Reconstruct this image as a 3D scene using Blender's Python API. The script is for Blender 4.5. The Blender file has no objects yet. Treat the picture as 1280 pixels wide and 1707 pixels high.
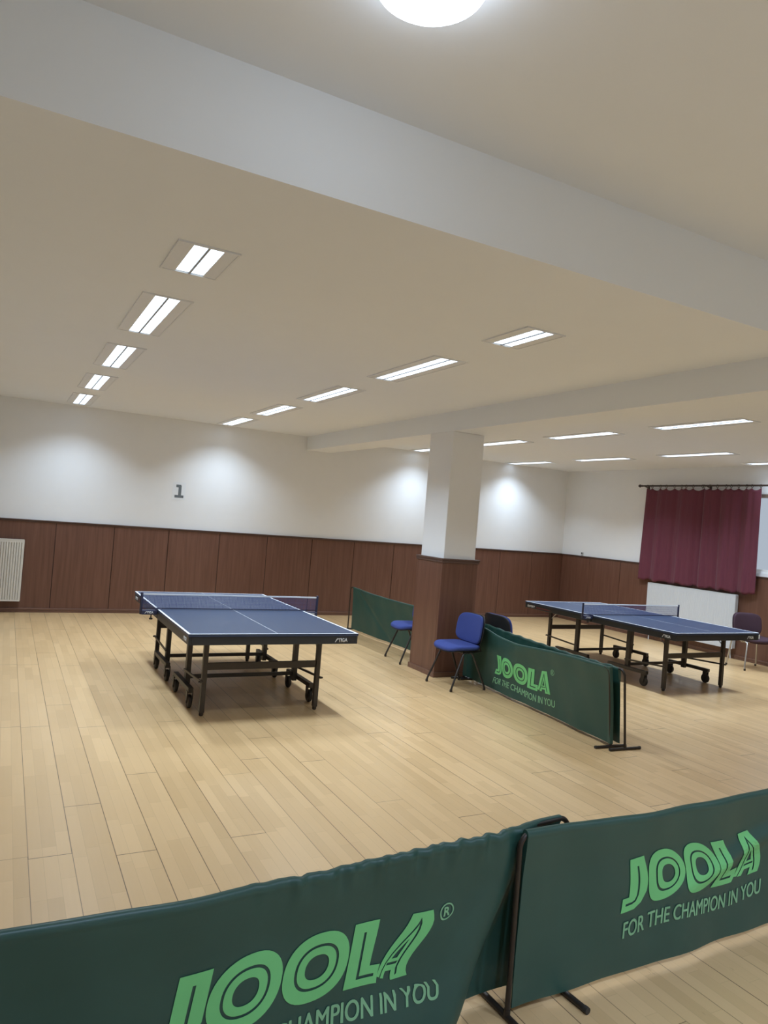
import bpy, bmesh, math, random
from mathutils import Vector, Matrix
random.seed(7)
sc = bpy.context.scene
COL = sc.collection
PI = math.pi

# ------------------------------------------------------------------ camera
YAW, PITCH, ROLL, CAM_H, F_PX = 0.48546, 0.01028, 0.08063, 1.81, 1192.87
_f = Vector((math.sin(YAW)*math.cos(PITCH), math.cos(YAW)*math.cos(PITCH), math.sin(PITCH)))
_r = Vector((math.cos(YAW), -math.sin(YAW), 0)); _u = _r.cross(_f)
_c, _s = math.cos(ROLL), math.sin(ROLL)
R_, U_ = _c*_r + _s*_u, -_s*_r + _c*_u
cd = bpy.data.cameras.new('camera'); cam = bpy.data.objects.new('camera', cd); COL.objects.link(cam)
cd.sensor_fit = 'VERTICAL'; cd.sensor_height = 24.0; cd.lens = F_PX/1707*24.0
cd.clip_start = 0.05; cd.clip_end = 100
cam.matrix_world = Matrix(((R_.x, U_.x, -_f.x, 0), (R_.y, U_.y, -_f.y, 0), (R_.z, U_.z, -_f.z, CAM_H), (0, 0, 0, 1)))
sc.camera = cam

# ------------------------------------------------------------------ world, light levels, exposure
wd = bpy.data.worlds.new('overcast_sky'); sc.world = wd; wd.use_nodes = True
wd.node_tree.nodes['Background'].inputs[0].default_value = (0.74, 0.80, 0.88, 1)
wd.node_tree.nodes['Background'].inputs[1].default_value = 0.55
sc.view_settings.view_transform = 'Standard'; sc.view_settings.look = 'None'
sc.view_settings.gamma = 1.0; sc.view_settings.use_curve_mapping = False
sc.view_settings.exposure = 0.17
TUBE_W = 24.5            # watts of each twin-tube ceiling light
TUBE_COL = (0.74, 0.91, 1.10)
FILL_COL = (0.67, 0.88, 1.22)
TUBE_SPREAD = math.radians(122)
TUBE_FACE = 2.2          # brightness of the lit strips themselves
DOME_GLOW = 6.5
FILL_W = 38.0            # watts of each added fill light behind the camera
DOME_COL = (0.72, 0.86, 1.05)

# ------------------------------------------------------------------ materials
def new_mat(name):
    m = bpy.data.materials.new(name); m.use_nodes = True
    nt = m.node_tree
    return m, nt, nt.nodes['Principled BSDF']
def N(nt, typ, **kw):
    n = nt.nodes.new(typ)
    for k, v in kw.items(): setattr(n, k, v)
    return n
def simple(name, col, rough=0.5, metal=0.0, noise=0.0, scale=20.0, spec=0.5, bump=0.0):
    m, nt, b = new_mat(name)
    b.inputs['Base Color'].default_value = (*col, 1); b.inputs['Roughness'].default_value = rough
    b.inputs['Metallic'].default_value = metal; b.inputs['Specular IOR Level'].default_value = spec
    if noise or bump:
        tc = N(nt, 'ShaderNodeTexCoord'); nz = N(nt, 'ShaderNodeTexNoise')
        nz.inputs['Scale'].default_value = scale; nz.inputs['Detail'].default_value = 4
        nt.links.new(tc.outputs['Object'], nz.inputs['Vector'])
        if noise:
            mx = N(nt, 'ShaderNodeMix', data_type='RGBA')
            mx.inputs['A'].default_value = (*[c*(1-noise) for c in col], 1)
            mx.inputs['B'].default_value = (*[min(1, c*(1+noise)) for c in col], 1)
            nt.links.new(nz.outputs['Fac'], mx.inputs['Factor'])
            nt.links.new(mx.outputs['Result'], b.inputs['Base Color'])
        if bump:
            bp = N(nt, 'ShaderNodeBump'); bp.inputs['Strength'].default_value = bump; bp.inputs['Distance'].default_value = 0.01
            nt.links.new(nz.outputs['Fac'], bp.inputs['Height']); nt.links.new(bp.outputs['Normal'], b.inputs['Normal'])
    return m
def emit(name, col, strength):
    m, nt, b = new_mat(name)
    b.inputs['Base Color'].default_value = (0.8, 0.8, 0.8, 1)
    b.inputs['Emission Color'].default_value = (*col, 1); b.inputs['Emission Strength'].default_value = strength
    return m
def math_node(nt, op, a, b=None, c=None):
    n = N(nt, 'ShaderNodeMath', operation=op)
    for i, v in enumerate((a, b, c)):
        if v is None: continue
        if isinstance(v, (int, float)): n.inputs[i].default_value = v
        else: nt.links.new(v, n.inputs[i])
    return n.outputs[0]

def floor_mat():
    m, nt, b = new_mat('varnished_maple_strip_floor')
    tc = N(nt, 'ShaderNodeTexCoord'); sep = N(nt, 'ShaderNodeSeparateXYZ')
    nt.links.new(tc.outputs['Object'], sep.inputs[0])
    X, Y = sep.outputs[0], sep.outputs[1]
    M = lambda *a: math_node(nt, *a)
    def wn(*xs):
        n = N(nt, 'ShaderNodeTexWhiteNoise', noise_dimensions='3D'); cb = N(nt, 'ShaderNodeCombineXYZ')
        for i, x in enumerate(xs):
            if isinstance(x, (int, float)): cb.inputs[i].default_value = x
            else: nt.links.new(x, cb.inputs[i])
        nt.links.new(cb.outputs[0], n.inputs['Vector']); return n.outputs['Value']
    bx = M('DIVIDE', M('SUBTRACT', X, 0.03), 0.2); bi = M('FLOOR', bx); bf = M('FRACT', bx)
    boff = M('MULTIPLY', wn(bi, 3.0), 2.2)
    by = M('DIVIDE', M('ADD', Y, boff), 2.2); bj = M('FLOOR', by); bfy = M('FRACT', by)
    sx = M('MULTIPLY', bx, 3.0); si = M('FLOOR', sx); sf = M('FRACT', sx)
    soff = M('MULTIPLY', wn(si, 9.0), 0.6)
    sy = M('DIVIDE', M('ADD', Y, soff), 0.52); sj = M('FLOOR', sy); sfy = M('FRACT', sy)
    tone = M('ADD', M('MULTIPLY', wn(si, sj, 5.0), 0.75), M('MULTIPLY', wn(bi, bj, 8.0), 0.25))
    mp = N(nt, 'ShaderNodeMapping'); mp.inputs['Scale'].default_value = (45, 2.2, 1)
    nt.links.new(tc.outputs['Object'], mp.inputs[0])
    g = N(nt, 'ShaderNodeTexNoise'); g.inputs['Scale'].default_value = 1.0; g.inputs['Detail'].default_value = 5
    nt.links.new(mp.outputs[0], g.inputs['Vector'])
    tone = M('ADD', M('MULTIPLY', tone, 0.72), M('MULTIPLY', g.outputs['Fac'], 0.28))
    cr = N(nt, 'ShaderNodeValToRGB'); e = cr.color_ramp.elements
    e[0].position = 0.12; e[0].color = FLOOR_DARK; e[1].position = 0.92; e[1].color = FLOOR_LIGHT
    nt.links.new(tone, cr.inputs[0])
    # board seams, a few of them opened and dark
    dx = M('MULTIPLY', M('MINIMUM', bf, M('SUBTRACT', 1.0, bf)), 0.2)
    dy = M('MULTIPLY', M('MINIMUM', bfy, M('SUBTRACT', 1.0, bfy)), 2.2)
    openx = M('GREATER_THAN', wn(bi, bj, 21.0), 0.35)
    seam = M('MAXIMUM', M('MULTIPLY', M('LESS_THAN', dx, 0.0022), M('ADD', 0.35, M('MULTIPLY', openx, 0.5))),
             M('MULTIPLY', M('LESS_THAN', dy, 0.0025), M('GREATER_THAN', wn(bi, bj, 33.0), 0.3)))
    ss = M('MULTIPLY', M('MINIMUM', sf, M('SUBTRACT', 1.0, sf)), 0.0667)
    st = M('MULTIPLY', M('MINIMUM', sfy, M('SUBTRACT', 1.0, sfy)), 0.52)
    fine = M('MULTIPLY', M('MAXIMUM', M('LESS_THAN', ss, 0.0012), M('LESS_THAN', st, 0.0012)), 0.16)
    # short dark scuffs
    sc2 = N(nt, 'ShaderNodeTexNoise'); sc2.inputs['Scale'].default_value = 1.0; sc2.inputs['Detail'].default_value = 3
    mp2 = N(nt, 'ShaderNodeMapping'); mp2.inputs['Scale'].default_value = (22, 5, 1); mp2.inputs['Rotation'].default_value = (0, 0, 0.3)
    nt.links.new(tc.outputs['Object'], mp2.inputs[0]); nt.links.new(mp2.outputs[0], sc2.inputs['Vector'])
    scuff = M('MULTIPLY', M('GREATER_THAN', sc2.outputs['Fac'], 0.76), 0.22)
    dk = M('MAXIMUM', M('MAXIMUM', seam, fine), scuff)
    mx = N(nt, 'ShaderNodeMix', data_type='RGBA'); mx.inputs['B'].default_value = (0.10, 0.055, 0.025, 1)
    nt.links.new(dk, mx.inputs['Factor']); nt.links.new(cr.outputs[0], mx.inputs['A'])
    nt.links.new(mx.outputs['Result'], b.inputs['Base Color'])
    n3 = N(nt, 'ShaderNodeTexNoise'); n3.inputs['Scale'].default_value = 2.5; n3.inputs['Detail'].default_value = 4
    nt.links.new(tc.outputs['Object'], n3.inputs['Vector'])
    nt.links.new(M('ADD', 0.24, M('MULTIPLY', n3.outputs['Fac'], 0.16)), b.inputs['Roughness'])
    b.inputs['Specular IOR Level'].default_value = 0.5
    return m
FLOOR_DARK = (0.545, 0.355, 0.170, 1)
FLOOR_LIGHT = (0.67, 0.45, 0.228, 1)

def wood_mat(name, dark, light, axis='Z', rough=0.38):
    m, nt, b = new_mat(name)
    tc = N(nt, 'ShaderNodeTexCoord'); mp = N(nt, 'ShaderNodeMapping')
    mp.inputs['Scale'].default_value = (26, 26, 1.3) if axis == 'Z' else ((1.3, 26, 26) if axis == 'X' else (26, 1.3, 26))
    nt.links.new(tc.outputs['Object'], mp.inputs[0])
    g = N(nt, 'ShaderNodeTexNoise'); g.inputs['Scale'].default_value = 1.0; g.inputs['Detail'].default_value = 6; g.inputs['Distortion'].default_value = 0.6
    nt.links.new(mp.outputs[0], g.inputs['Vector'])
    cr = N(nt, 'ShaderNodeValToRGB'); e = cr.color_ramp.elements
    e[0].position = 0.3; e[0].color = (*dark, 1); e[1].position = 0.72; e[1].color = (*light, 1)
    nt.links.new(g.outputs['Fac'], cr.inputs[0]); nt.links.new(cr.outputs[0], b.inputs['Base Color'])
    b.inputs['Roughness'].default_value = rough
    return m

M_floor = floor_mat()
M_wall = simple('white_wall_paint', (0.84, 0.84, 0.84), 0.85, noise=0.015, scale=6, spec=0.2)
M_ceil = simple('white_ceiling_paint', (0.86, 0.875, 0.885), 0.9, noise=0.01, scale=4, spec=0.15)
M_pan = wood_mat('cherry_wood_panel', (0.122, 0.053, 0.033), (0.172, 0.080, 0.052))
M_trimx = wood_mat('dark_cherry_rail', (0.085, 0.045, 0.034), (0.12, 0.066, 0.050), 'X', 0.4)
M_trimy = wood_mat('dark_cherry_rail_side', (0.085, 0.045, 0.034), (0.12, 0.066, 0.050), 'Y', 0.4)
M_base = wood_mat('reddish_baseboard_wood', (0.14, 0.068, 0.045), (0.19, 0.098, 0.066), 'X', 0.4)
M_groove = simple('dark_panel_joint', (0.05, 0.022, 0.016), 0.7)
M_white = simple('white_enamel', (0.78, 0.78, 0.76), 0.35, noise=0.01)
M_rad = simple('cool_white_enamel', (0.62, 0.64, 0.66), 0.4, noise=0.01)
M_cream = simple('cream_enamel', (0.74, 0.71, 0.64), 0.4, noise=0.01)
M_frame = simple('white_light_housing', (0.80, 0.81, 0.82), 0.5, noise=0.01)
M_rib = simple('grey_lamp_divider', (0.30, 0.31, 0.33), 0.5, noise=0.02)
M_lit = emit('lit_fluorescent_strip', TUBE_COL, TUBE_FACE)
def louver_lines(m):
    nt = m.node_tree; b = nt.nodes['Principled BSDF']
    tc = N(nt, 'ShaderNodeTexCoord'); sp = N(nt, 'ShaderNodeSeparateXYZ'); nt.links.new(tc.outputs['Object'], sp.inputs[0])
    f = math_node(nt, 'FRACT', math_node(nt, 'DIVIDE', sp.outputs[1], 0.09))
    k = math_node(nt, 'GREATER_THAN', f, 0.10)
    nt.links.new(math_node(nt, 'MULTIPLY', math_node(nt, 'ADD', math_node(nt, 'MULTIPLY', k, 0.7), 0.3), TUBE_FACE), b.inputs['Emission Strength'])
louver_lines(M_lit)
M_dome = emit('lit_opal_dome', DOME_COL, DOME_GLOW)
M_blue = simple('blue_table_paint', (0.034, 0.055, 0.105), 0.36, noise=0.03, scale=60, spec=0.35)
M_line = simple('white_court_line', (0.75, 0.77, 0.80), 0.45, noise=0.02)
M_edge = simple('navy_table_edge', (0.028, 0.042, 0.085), 0.4, noise=0.03)
M_apron = simple('black_steel_apron', (0.022, 0.024, 0.027), 0.42, noise=0.05)
M_steel = simple('black_brown_steel_tube', (0.040, 0.030, 0.024), 0.42, noise=0.08)
M_rubber = simple('dark_rubber_wheel', (0.030, 0.024, 0.020), 0.6, noise=0.1)
M_zinc = simple('zinc_plated_steel', (0.42, 0.42, 0.40), 0.35, 0.8, noise=0.05)
M_net = simple('blue_net_cord', (0.075, 0.095, 0.24), 0.7, noise=0.05)
M_post = simple('navy_net_post', (0.030, 0.034, 0.075), 0.45, noise=0.05)
M_tape = simple('white_net_tape', (0.72, 0.74, 0.78), 0.6, noise=0.02)
M_mark = simple('silver_white_print', (0.62, 0.62, 0.62), 0.5, noise=0.02)
M_redmark = simple('dark_red_print', (0.16, 0.02, 0.02), 0.5, noise=0.02)
M_green = simple('dark_green_nylon', (0.022, 0.072, 0.056), 0.42, noise=0.10, scale=9, bump=0.06)
M_logo = simple('bright_green_print', (0.17, 0.56, 0.20), 0.5, noise=0.05, scale=12)
M_tag = simple('pale_green_print', (0.22, 0.46, 0.25), 0.5, noise=0.05, scale=12)
M_pole = simple('dark_bronze_tube', (0.034, 0.025, 0.019), 0.38, 0.3, noise=0.06)
M_chairblue = simple('blue_upholstery', (0.036, 0.058, 0.235), 0.9, noise=0.12, scale=140, bump=0.1)
M_plastic = simple('black_plastic_shell', (0.022, 0.020, 0.022), 0.45, noise=0.05)
M_ctube = simple('black_chair_tube', (0.028, 0.022, 0.020), 0.35, noise=0.05)
M_plum = simple('dark_plum_upholstery', (0.058, 0.027, 0.042), 0.85, noise=0.12, scale=120, bump=0.1)
M_chrome = simple('brushed_silver_tube', (0.55, 0.53, 0.50), 0.32, 0.85, noise=0.05)
M_paper = simple('white_paper', (0.80, 0.82, 0.84), 0.8, noise=0.01)
M_ink = simple('grey_print', (0.15, 0.17, 0.18), 0.8, noise=0.02)
M_rod = simple('dark_bronze_rod', (0.05, 0.035, 0.03), 0.4, 0.2, noise=0.06)
M_glass = None
def glass_mat():
    m, nt, b = new_mat('window_glass')
    b.inputs['Base Color'].default_value = (0.9, 0.95, 1, 1); b.inputs['Roughness'].default_value = 0.02
    b.inputs['Transmission Weight'].default_value = 1.0; b.inputs['IOR'].default_value = 1.1
    return m
M_glass = glass_mat()
def curtain_mat():
    m, nt, b = new_mat('burgundy_curtain_cloth')
    tc = N(nt, 'ShaderNodeTexCoord'); mp = N(nt, 'ShaderNodeMapping'); mp.inputs['Scale'].default_value = (90, 90, 6)
    nt.links.new(tc.outputs['Object'], mp.inputs[0])
    g = N(nt, 'ShaderNodeTexNoise'); g.inputs['Scale'].default_value = 1; g.inputs['Detail'].default_value = 4
    nt.links.new(mp.outputs[0], g.inputs['Vector'])
    cr = N(nt, 'ShaderNodeValToRGB'); e = cr.color_ramp.elements
    e[0].color = (0.090, 0.014, 0.028, 1); e[1].color = (0.150, 0.024, 0.046, 1)
    nt.links.new(g.outputs['Fac'], cr.inputs[0]); nt.links.new(cr.outputs[0], b.inputs['Base Color'])
    b.inputs['Roughness'].default_value = 0.75; b.inputs['Sheen Weight'].default_value = 0.08
    return m
M_curt = curtain_mat()

# ------------------------------------------------------------------ geometry helpers
def link(name, bm, mats, parent=None, smooth=False, bevel=0.0):
    bm.normal_update()
    me = bpy.data.meshes.new(name); bm.to_mesh(me); bm.free()
    for m in (mats if isinstance(mats, (list, tuple)) else [mats]): me.materials.append(m)
    if smooth:
        for p in me.polygons: p.use_smooth = True
    o = bpy.data.objects.new(name, me); COL.objects.link(o)
    if parent: o.parent = parent
    if smooth and smooth != 'all':
        try: me.set_sharp_from_angle(angle=math.radians(40))
        except Exception: pass
    if bevel:
        md = o.modifiers.new('bevel', 'BEVEL'); md.width = bevel; md.segments = 2; md.limit_method = 'ANGLE'
    return o
def tag(o, label=None, cat=None, group=None, kind=None):
    if label: o['label'] = label
    if cat: o['category'] = cat
    if group: o['group'] = group
    if kind: o['kind'] = kind
    return o
def empty(name, loc=(0, 0, 0), rz=0.0):
    o = bpy.data.objects.new(name, None); COL.objects.link(o)
    o.location = loc; o.rotation_euler = (0, 0, rz); o.empty_display_size = 0.1
    return o
def copy_tree(o, parent=None):
    c = o.copy(); COL.objects.link(c); c.parent = parent
    for ch in list(o.children):
        if ch.type != 'LIGHT': copy_tree(ch, c)
    return c
def BM(): return bmesh.new()
def box(bm, lo, hi, mi=0):
    x0, y0, z0 = lo; x1, y1, z1 = hi
    v = [bm.verts.new(p) for p in ((x0,y0,z0),(x1,y0,z0),(x1,y1,z0),(x0,y1,z0),(x0,y0,z1),(x1,y0,z1),(x1,y1,z1),(x0,y1,z1))]
    for q in ((0,3,2,1),(4,5,6,7),(0,1,5,4),(1,2,6,5),(2,3,7,6),(3,0,4,7)):
        f = bm.faces.new([v[i] for i in q]); f.material_index = mi
    return bm
def prism(bm, pts, axis, a, b, mi=0):
    """extrude polygon pts (2D) along axis from a to b"""
    def P(p, t):
        return {'x': (t, p[0], p[1]), 'y': (p[0], t, p[1]), 'z': (p[0], p[1], t)}[axis]
    A = [bm.verts.new(P(p, a)) for p in pts]; B = [bm.verts.new(P(p, b)) for p in pts]
    n = len(pts)
    fs = [bm.faces.new(A), bm.faces.new(B[::-1])] + [bm.faces.new((A[i], B[i], B[(i+1) % n], A[(i+1) % n])) for i in range(n)]
    for f in fs: f.material_index = mi
    bmesh.ops.recalc_face_normals(bm, faces=fs)
    return bm
def tube(bm, pts, r, seg=10, caps=True, mi=0, flat=None):
    pts = [Vector(p) for p in pts]; rings = []
    up = Vector((0, 0, 1))
    t0 = (pts[1]-pts[0]).normalized()
    n = t0.cross(up)
    if n.length < 1e-3: n = t0.cross(Vector((1, 0, 0)))
    n.normalize()
    for i, p in enumerate(pts):
        if i == 0: t = pts[1]-pts[0]
        elif i == len(pts)-1: t = pts[-1]-pts[-2]
        else: t = (pts[i+1]-p).normalized()+(p-pts[i-1]).normalized()
        t.normalize(); n = (n-t*n.dot(t)).normalized(); b = t.cross(n)
        rr = r[i] if isinstance(r, (list, tuple)) else r
        rings.append([bm.verts.new(p+n*math.cos(2*PI*k/seg)*rr+b*math.sin(2*PI*k/seg)*rr) for k in range(seg)])
    fs = []
    for a, b in zip(rings, rings[1:]):
        for k in range(seg): fs.append(bm.faces.new((a[k], a[(k+1) % seg], b[(k+1) % seg], b[k])))
    if caps: fs += [bm.faces.new(rings[0][::-1]), bm.faces.new(rings[-1])]
    for f in fs: f.material_index = mi
    bmesh.ops.recalc_face_normals(bm, faces=fs)
    return bm
def bar(bm, p0, p1, w, h, mi=0):
    """rectangular bar from p0 to p1; w sideways, h roughly vertical"""
    p0, p1 = Vector(p0), Vector(p1); t = (p1-p0).normalized()
    up = Vector((0, 0, 1)) if abs(t.z) < 0.9 else Vector((0, 1, 0))
    s = t.cross(up).normalized(); u = s.cross(t).normalized()
    A = [bm.verts.new(p0+s*a*w/2+u*b*h/2) for a, b in ((-1,-1),(1,-1),(1,1),(-1,1))]
    B = [bm.verts.new(p1+s*a*w/2+u*b*h/2) for a, b in ((-1,-1),(1,-1),(1,1),(-1,1))]
    fs = [bm.faces.new(A), bm.faces.new(B[::-1])] + [bm.faces.new((A[i], B[i], B[(i+1) % 4], A[(i+1) % 4])) for i in range(4)]
    for f in fs: f.material_index = mi
    bmesh.ops.recalc_face_normals(bm, faces=fs)
    return bm
def arc(c, r, a0, a1, n, plane='xz'):
    out = []
    for i in range(n+1):
        a = a0+(a1-a0)*i/n
        d = (r*math.cos(a), r*math.sin(a))
        out.append({'xz': (c[0]+d[0], c[1], c[2]+d[1]), 'yz': (c[0], c[1]+d[0], c[2]+d[1]), 'xy': (c[0]+d[0], c[1]+d[1], c[2])}[plane])
    return out
def lathe(bm, prof, axis='z', c=(0, 0, 0), seg=24, mi=0):
    rings = []
    for r, h in prof:
        ring = []
        for k in range(seg):
            a = 2*PI*k/seg; x, y = r*math.cos(a), r*math.sin(a)
            p = {'z': (x, y, h), 'x': (h, x, y), 'y': (x, h, y)}[axis]
            ring.append(bm.verts.new((c[0]+p[0], c[1]+p[1], c[2]+p[2])))
        rings.append(ring)
    fs = []
    for a, b in zip(rings, rings[1:]):
        for k in range(seg): fs.append(bm.faces.new((a[k], a[(k+1) % seg], b[(k+1) % seg], b[k])))
    fs += [bm.faces.new(rings[0]), bm.faces.new(rings[-1])]
    for f in fs: f.material_index = mi
    bmesh.ops.recalc_face_normals(bm, faces=fs)
    return bm
def sm(a, b, x):
    t = max(0.0, min(1.0, (x-a)/(b-a))); return t*t*(3-2*t)

# flat lettering: closed outlines -> filled 2D mesh (holes by even-odd) -> mapped onto a surface
def outlines_to_mesh(loops):
    cu = bpy.data.curves.new('outline', 'CURVE'); cu.dimensions = '2D'; cu.fill_mode = 'BOTH'
    for lp in loops:
        s = cu.splines.new('POLY'); s.points.add(len(lp)-1)
        for p, q in zip(s.points, lp): p.co = (q[0], q[1], 0, 1)
        s.use_cyclic_u = True
    return curve_mesh(cu)
def curve_mesh(cu):
    o = bpy.data.objects.new('outline', cu); COL.objects.link(o)
    dg = bpy.context.evaluated_depsgraph_get(); dg.update()
    me = bpy.data.meshes.new_from_object(o.evaluated_get(dg))
    bm = bmesh.new(); bm.from_mesh(me)
    bpy.data.objects.remove(o); bpy.data.curves.remove(cu); bpy.data.meshes.remove(me)
    return bm
def text_mesh(s, bold=0.0, spacing=1.0):
    cu = bpy.data.curves.new('lettering', 'FONT'); cu.body = s; cu.offset = bold; cu.space_character = spacing
    cu.resolution_u = 5; cu.fill_mode = 'BOTH'
    return curve_mesh(cu)
def bold_text(s, b):
    """heavier strokes: the same lettering laid three times, slightly shifted"""
    out = text_mesh(s)
    for dx, dy in ((b, 0), (2*b, 0), (b, b*0.7)):
        q = text_mesh(s); bmesh.ops.translate(q, verts=q.verts[:], vec=(dx, dy, 0)); out = join_bm(out, q)
    return out
def fit(bm, x0, x1, y0, y1):
    xs = [v.co.x for v in bm.verts]; ys = [v.co.y for v in bm.verts]
    ax, bx, ay, by = min(xs), max(xs), min(ys), max(ys)
    for v in bm.verts:
        v.co.x = x0+(v.co.x-ax)/(bx-ax)*(x1-x0); v.co.y = y0+(v.co.y-ay)/(by-ay)*(y1-y0)
    return bm
def refine(bm, lim, n=5):
    bmesh.ops.triangulate(bm, faces=bm.faces[:])
    for _ in range(n):
        es = [e for e in bm.edges if e.calc_length() > lim]
        if not es: break
        bmesh.ops.subdivide_edges(bm, edges=es, cuts=1, use_grid_fill=False)
        bmesh.ops.triangulate(bm, faces=bm.faces[:])
    return bm
def stroke(pts, w, closed=False):
    """outline of a polyline of width w"""
    P = [Vector((p[0], p[1])) for p in pts]; L, R = [], []
    n = len(P)
    for i, p in enumerate(P):
        a = P[i-1] if i > 0 else None; b = P[i+1] if i < n-1 else None
        d1 = (p-a).normalized() if a is not None else (b-p).normalized()
        d2 = (b-p).normalized() if b is not None else d1
        n1 = Vector((-d1.y, d1.x)); n2 = Vector((-d2.y, d2.x)); m = (n1+n2).normalized()
        k = w/2/max(0.4, m.dot(n1))
        L.append(p+m*k); R.append(p-m*k)
    return [(q.x, q.y) for q in L+R[::-1]]

# ------------------------------------------------------------------ the hall shell
XL, XR, YF, YB = -0.65, 10.71, -2.6, 11.90
ZC, ZN, YE = 3.163, 3.59, 2.845      # main ceiling, higher ceiling near the camera, step between them
WH = 1.385                            # top of the wood panelling
T = 0.12
st = lambda o: tag(o, kind='structure')
st(link('floor', box(BM(), (XL-T, YF-T, -0.1), (XR+T, YB+T, 0)), M_floor))
bm = BM()
box(bm, (XL-T, YE, ZC), (XR+T, YB+T, ZN+0.1)); box(bm, (XL-T, YF-T, ZN), (XR+T, YE, ZN+0.1))
st(link('ceiling', bm, M_ceil))
st(link('wall_back', box(BM(), (XL-T, YB, 0), (XR+T, YB+T, ZC)), M_wall))
st(link('wall_left', box(BM(), (XL-T, YF, 0), (XL, YB, ZN)), M_wall))
st(link('wall_front', box(BM(), (XL-T, YF-T, 0), (XR+T, YF, ZN)), M_wall))
WY0, WY1, WZ0, WZ1 = 6.55, 9.45, 1.44, 2.70      # window opening in the right wall
bm = BM()
box(bm, (XR, YF, 0), (XR+T, WY0, ZN)); box(bm, (XR, WY1, 0), (XR+T, YB, ZN))
box(bm, (XR, WY0, 0), (XR+T, WY1, WZ0)); box(bm, (XR, WY0, WZ1), (XR+T, WY1, ZN))
st(link('wall_right', bm, M_wall))
# window: frame, three sashes with panes
bm = BM()
g = 0.055
box(bm, (XR+0.03, WY0, WZ0), (XR+0.10, WY1, WZ0+g)); box(bm, (XR+0.03, WY0, WZ1-g), (XR+0.10, WY1, WZ1))
for y in (WY0, WY0+0.93, WY1-0.93-g, WY1-g): box(bm, (XR+0.03, y, WZ0+g), (XR+0.10, y+g, WZ1-g))
wf = st(link('window_1', bm, M_white, bevel=0.004))
link('pane', box(BM(), (XR+0.06, WY0+g, WZ0+g), (XR+0.066, WY1-g, WZ1-g)), M_glass, wf)
# beam over the pillar
st(link('trim_1', box(BM(), (4.63, YE, 2.925), (5.10, YB, ZC)), M_ceil))
# pillar shaft
PX0, PX1, PY0, PY1 = 4.60, 5.112, 7.139, 7.72
st(link('wall_pillar', box(BM(), (PX0+0.03, PY0+0.03, 0), (PX1-0.03, PY1-0.03, 2.925)), M_wall, bevel=0.006))

# wood panelling with grooves: boards separated by dark joints
def panel_run(name, fixed, side, a, b, first, step, axis, mats):
    """axis 'x': run along x on wall y=fixed, side = direction into the room"""
    t = 0.022; bm = BM()
    cuts = [a]+[first+step*k for k in range(40) if a+0.02 < first+step*k < b-0.02]+[b]
    def bx(u0, u1, d0, d1, z0, z1, mi=0):
        lo, hi = sorted((fixed+side*d0, fixed+side*d1))
        if axis == 'x': box(bm, (u0, lo, z0), (u1, hi, z1), mi)
        else: box(bm, (lo, u0, z0), (hi, u1, z1), mi)
    bx(a, b, 0, 0.012, 0, WH-0.03, 1)
    for u0, u1 in zip(cuts, cuts[1:]): bx(u0+0.005, u1-0.005, 0.012, t, 0.0, WH-0.03)
    return st(link(name, bm, [M_pan, M_groove], bevel=0.003))
def rail_run(name, fixed, side, a, b, axis, z0, z1, depth, mat):
    bm = BM(); lo, hi = sorted((fixed, fixed+side*depth))
    m0 = z0+(z1-z0)*0.55; l2, h2 = sorted((fixed, fixed+side*depth*0.7))
    if axis == 'x': box(bm, (a, lo, m0), (b, hi, z1)); box(bm, (a, l2, z0), (b, h2, m0))
    else: box(bm, (lo, a, m0), (hi, b, z1)); box(bm, (l2, a, z0), (h2, b, m0))
    return st(link(name, bm, mat, bevel=0.004))
panel_run('trim_2', YB, -1, XL, XR, 0.70-0.834, 0.834, 'x', None)
rail_run('trim_3', YB, -1, XL, XR, 'x', WH-0.035, WH, 0.045, M_trimx)
rail_run('baseboard_back', YB-0.022, -1, XL, XR, 'x', 0, 0.065, 0.018, M_base)
panel_run('trim_4', XR, -1, YF, YB-0.03, 0.19, 0.834, 'y', None)
rail_run('trim_5', XR, -1, YF, YB-0.05, 'y', WH-0.035, WH, 0.045, M_trimy)
rail_run('baseboard_right', XR-0.022, -1, YF, YB-0.05, 'y', 0, 0.065, 0.018, M_base)
panel_run('trim_6', XL, 1, YF, YB-0.03, 0.19, 0.834, 'y', None)
rail_run('trim_7', XL, 1, YF, YB-0.05, 'y', WH-0.035, WH, 0.045, M_trimy)
rail_run('baseboard_left', XL+0.022, 1, YF, YB-0.05, 'y', 0, 0.065, 0.018, M_base)
# pillar cladding
bm = BM()
box(bm, (PX0, PY0, 0), (PX1, PY0+0.03, WH-0.0)); box(bm, (PX0, PY1-0.03, 0), (PX1, PY1, WH))
box(bm, (PX0, PY0+0.031, 0), (PX0+0.03, PY1-0.031, WH)); box(bm, (PX1-0.03, PY0+0.031, 0), (PX1, PY1-0.031, WH))
st(link('trim_8', bm, M_pan, bevel=0.004))
bm = BM()
e = 0.018
for a, b2, z0, z1 in ((e, 0.028, WH, WH+0.022), (e*0.6, 0.028, WH-0.03, WH)):
    box(bm, (PX0-a, PY0-a, z0), (PX1+a, PY0+b2, z1)); box(bm, (PX0-a, PY1-b2, z0), (PX1+a, PY1+a, z1))
    box(bm, (PX0-a, PY0+b2, z0), (PX0+b2, PY1-b2, z1)); box(bm, (PX1-b2, PY0+b2, z0), (PX1+a, PY1-b2, z1))
st(link('trim_9', bm, M_trimx, bevel=0.003))
bm = BM(); a = 0.014
box(bm, (PX0-a, PY0-a, 0), (PX1+a, PY0, 0.06)); box(bm, (PX0-a, PY1, 0), (PX1+a, PY1+a, 0.06))
box(bm, (PX0-a, PY0, 0), (PX0, PY1, 0.06)); box(bm, (PX1, PY0, 0), (PX1+a, PY1, 0.06))
st(link('baseboard_pillar', bm, M_base, bevel=0.003))

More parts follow.
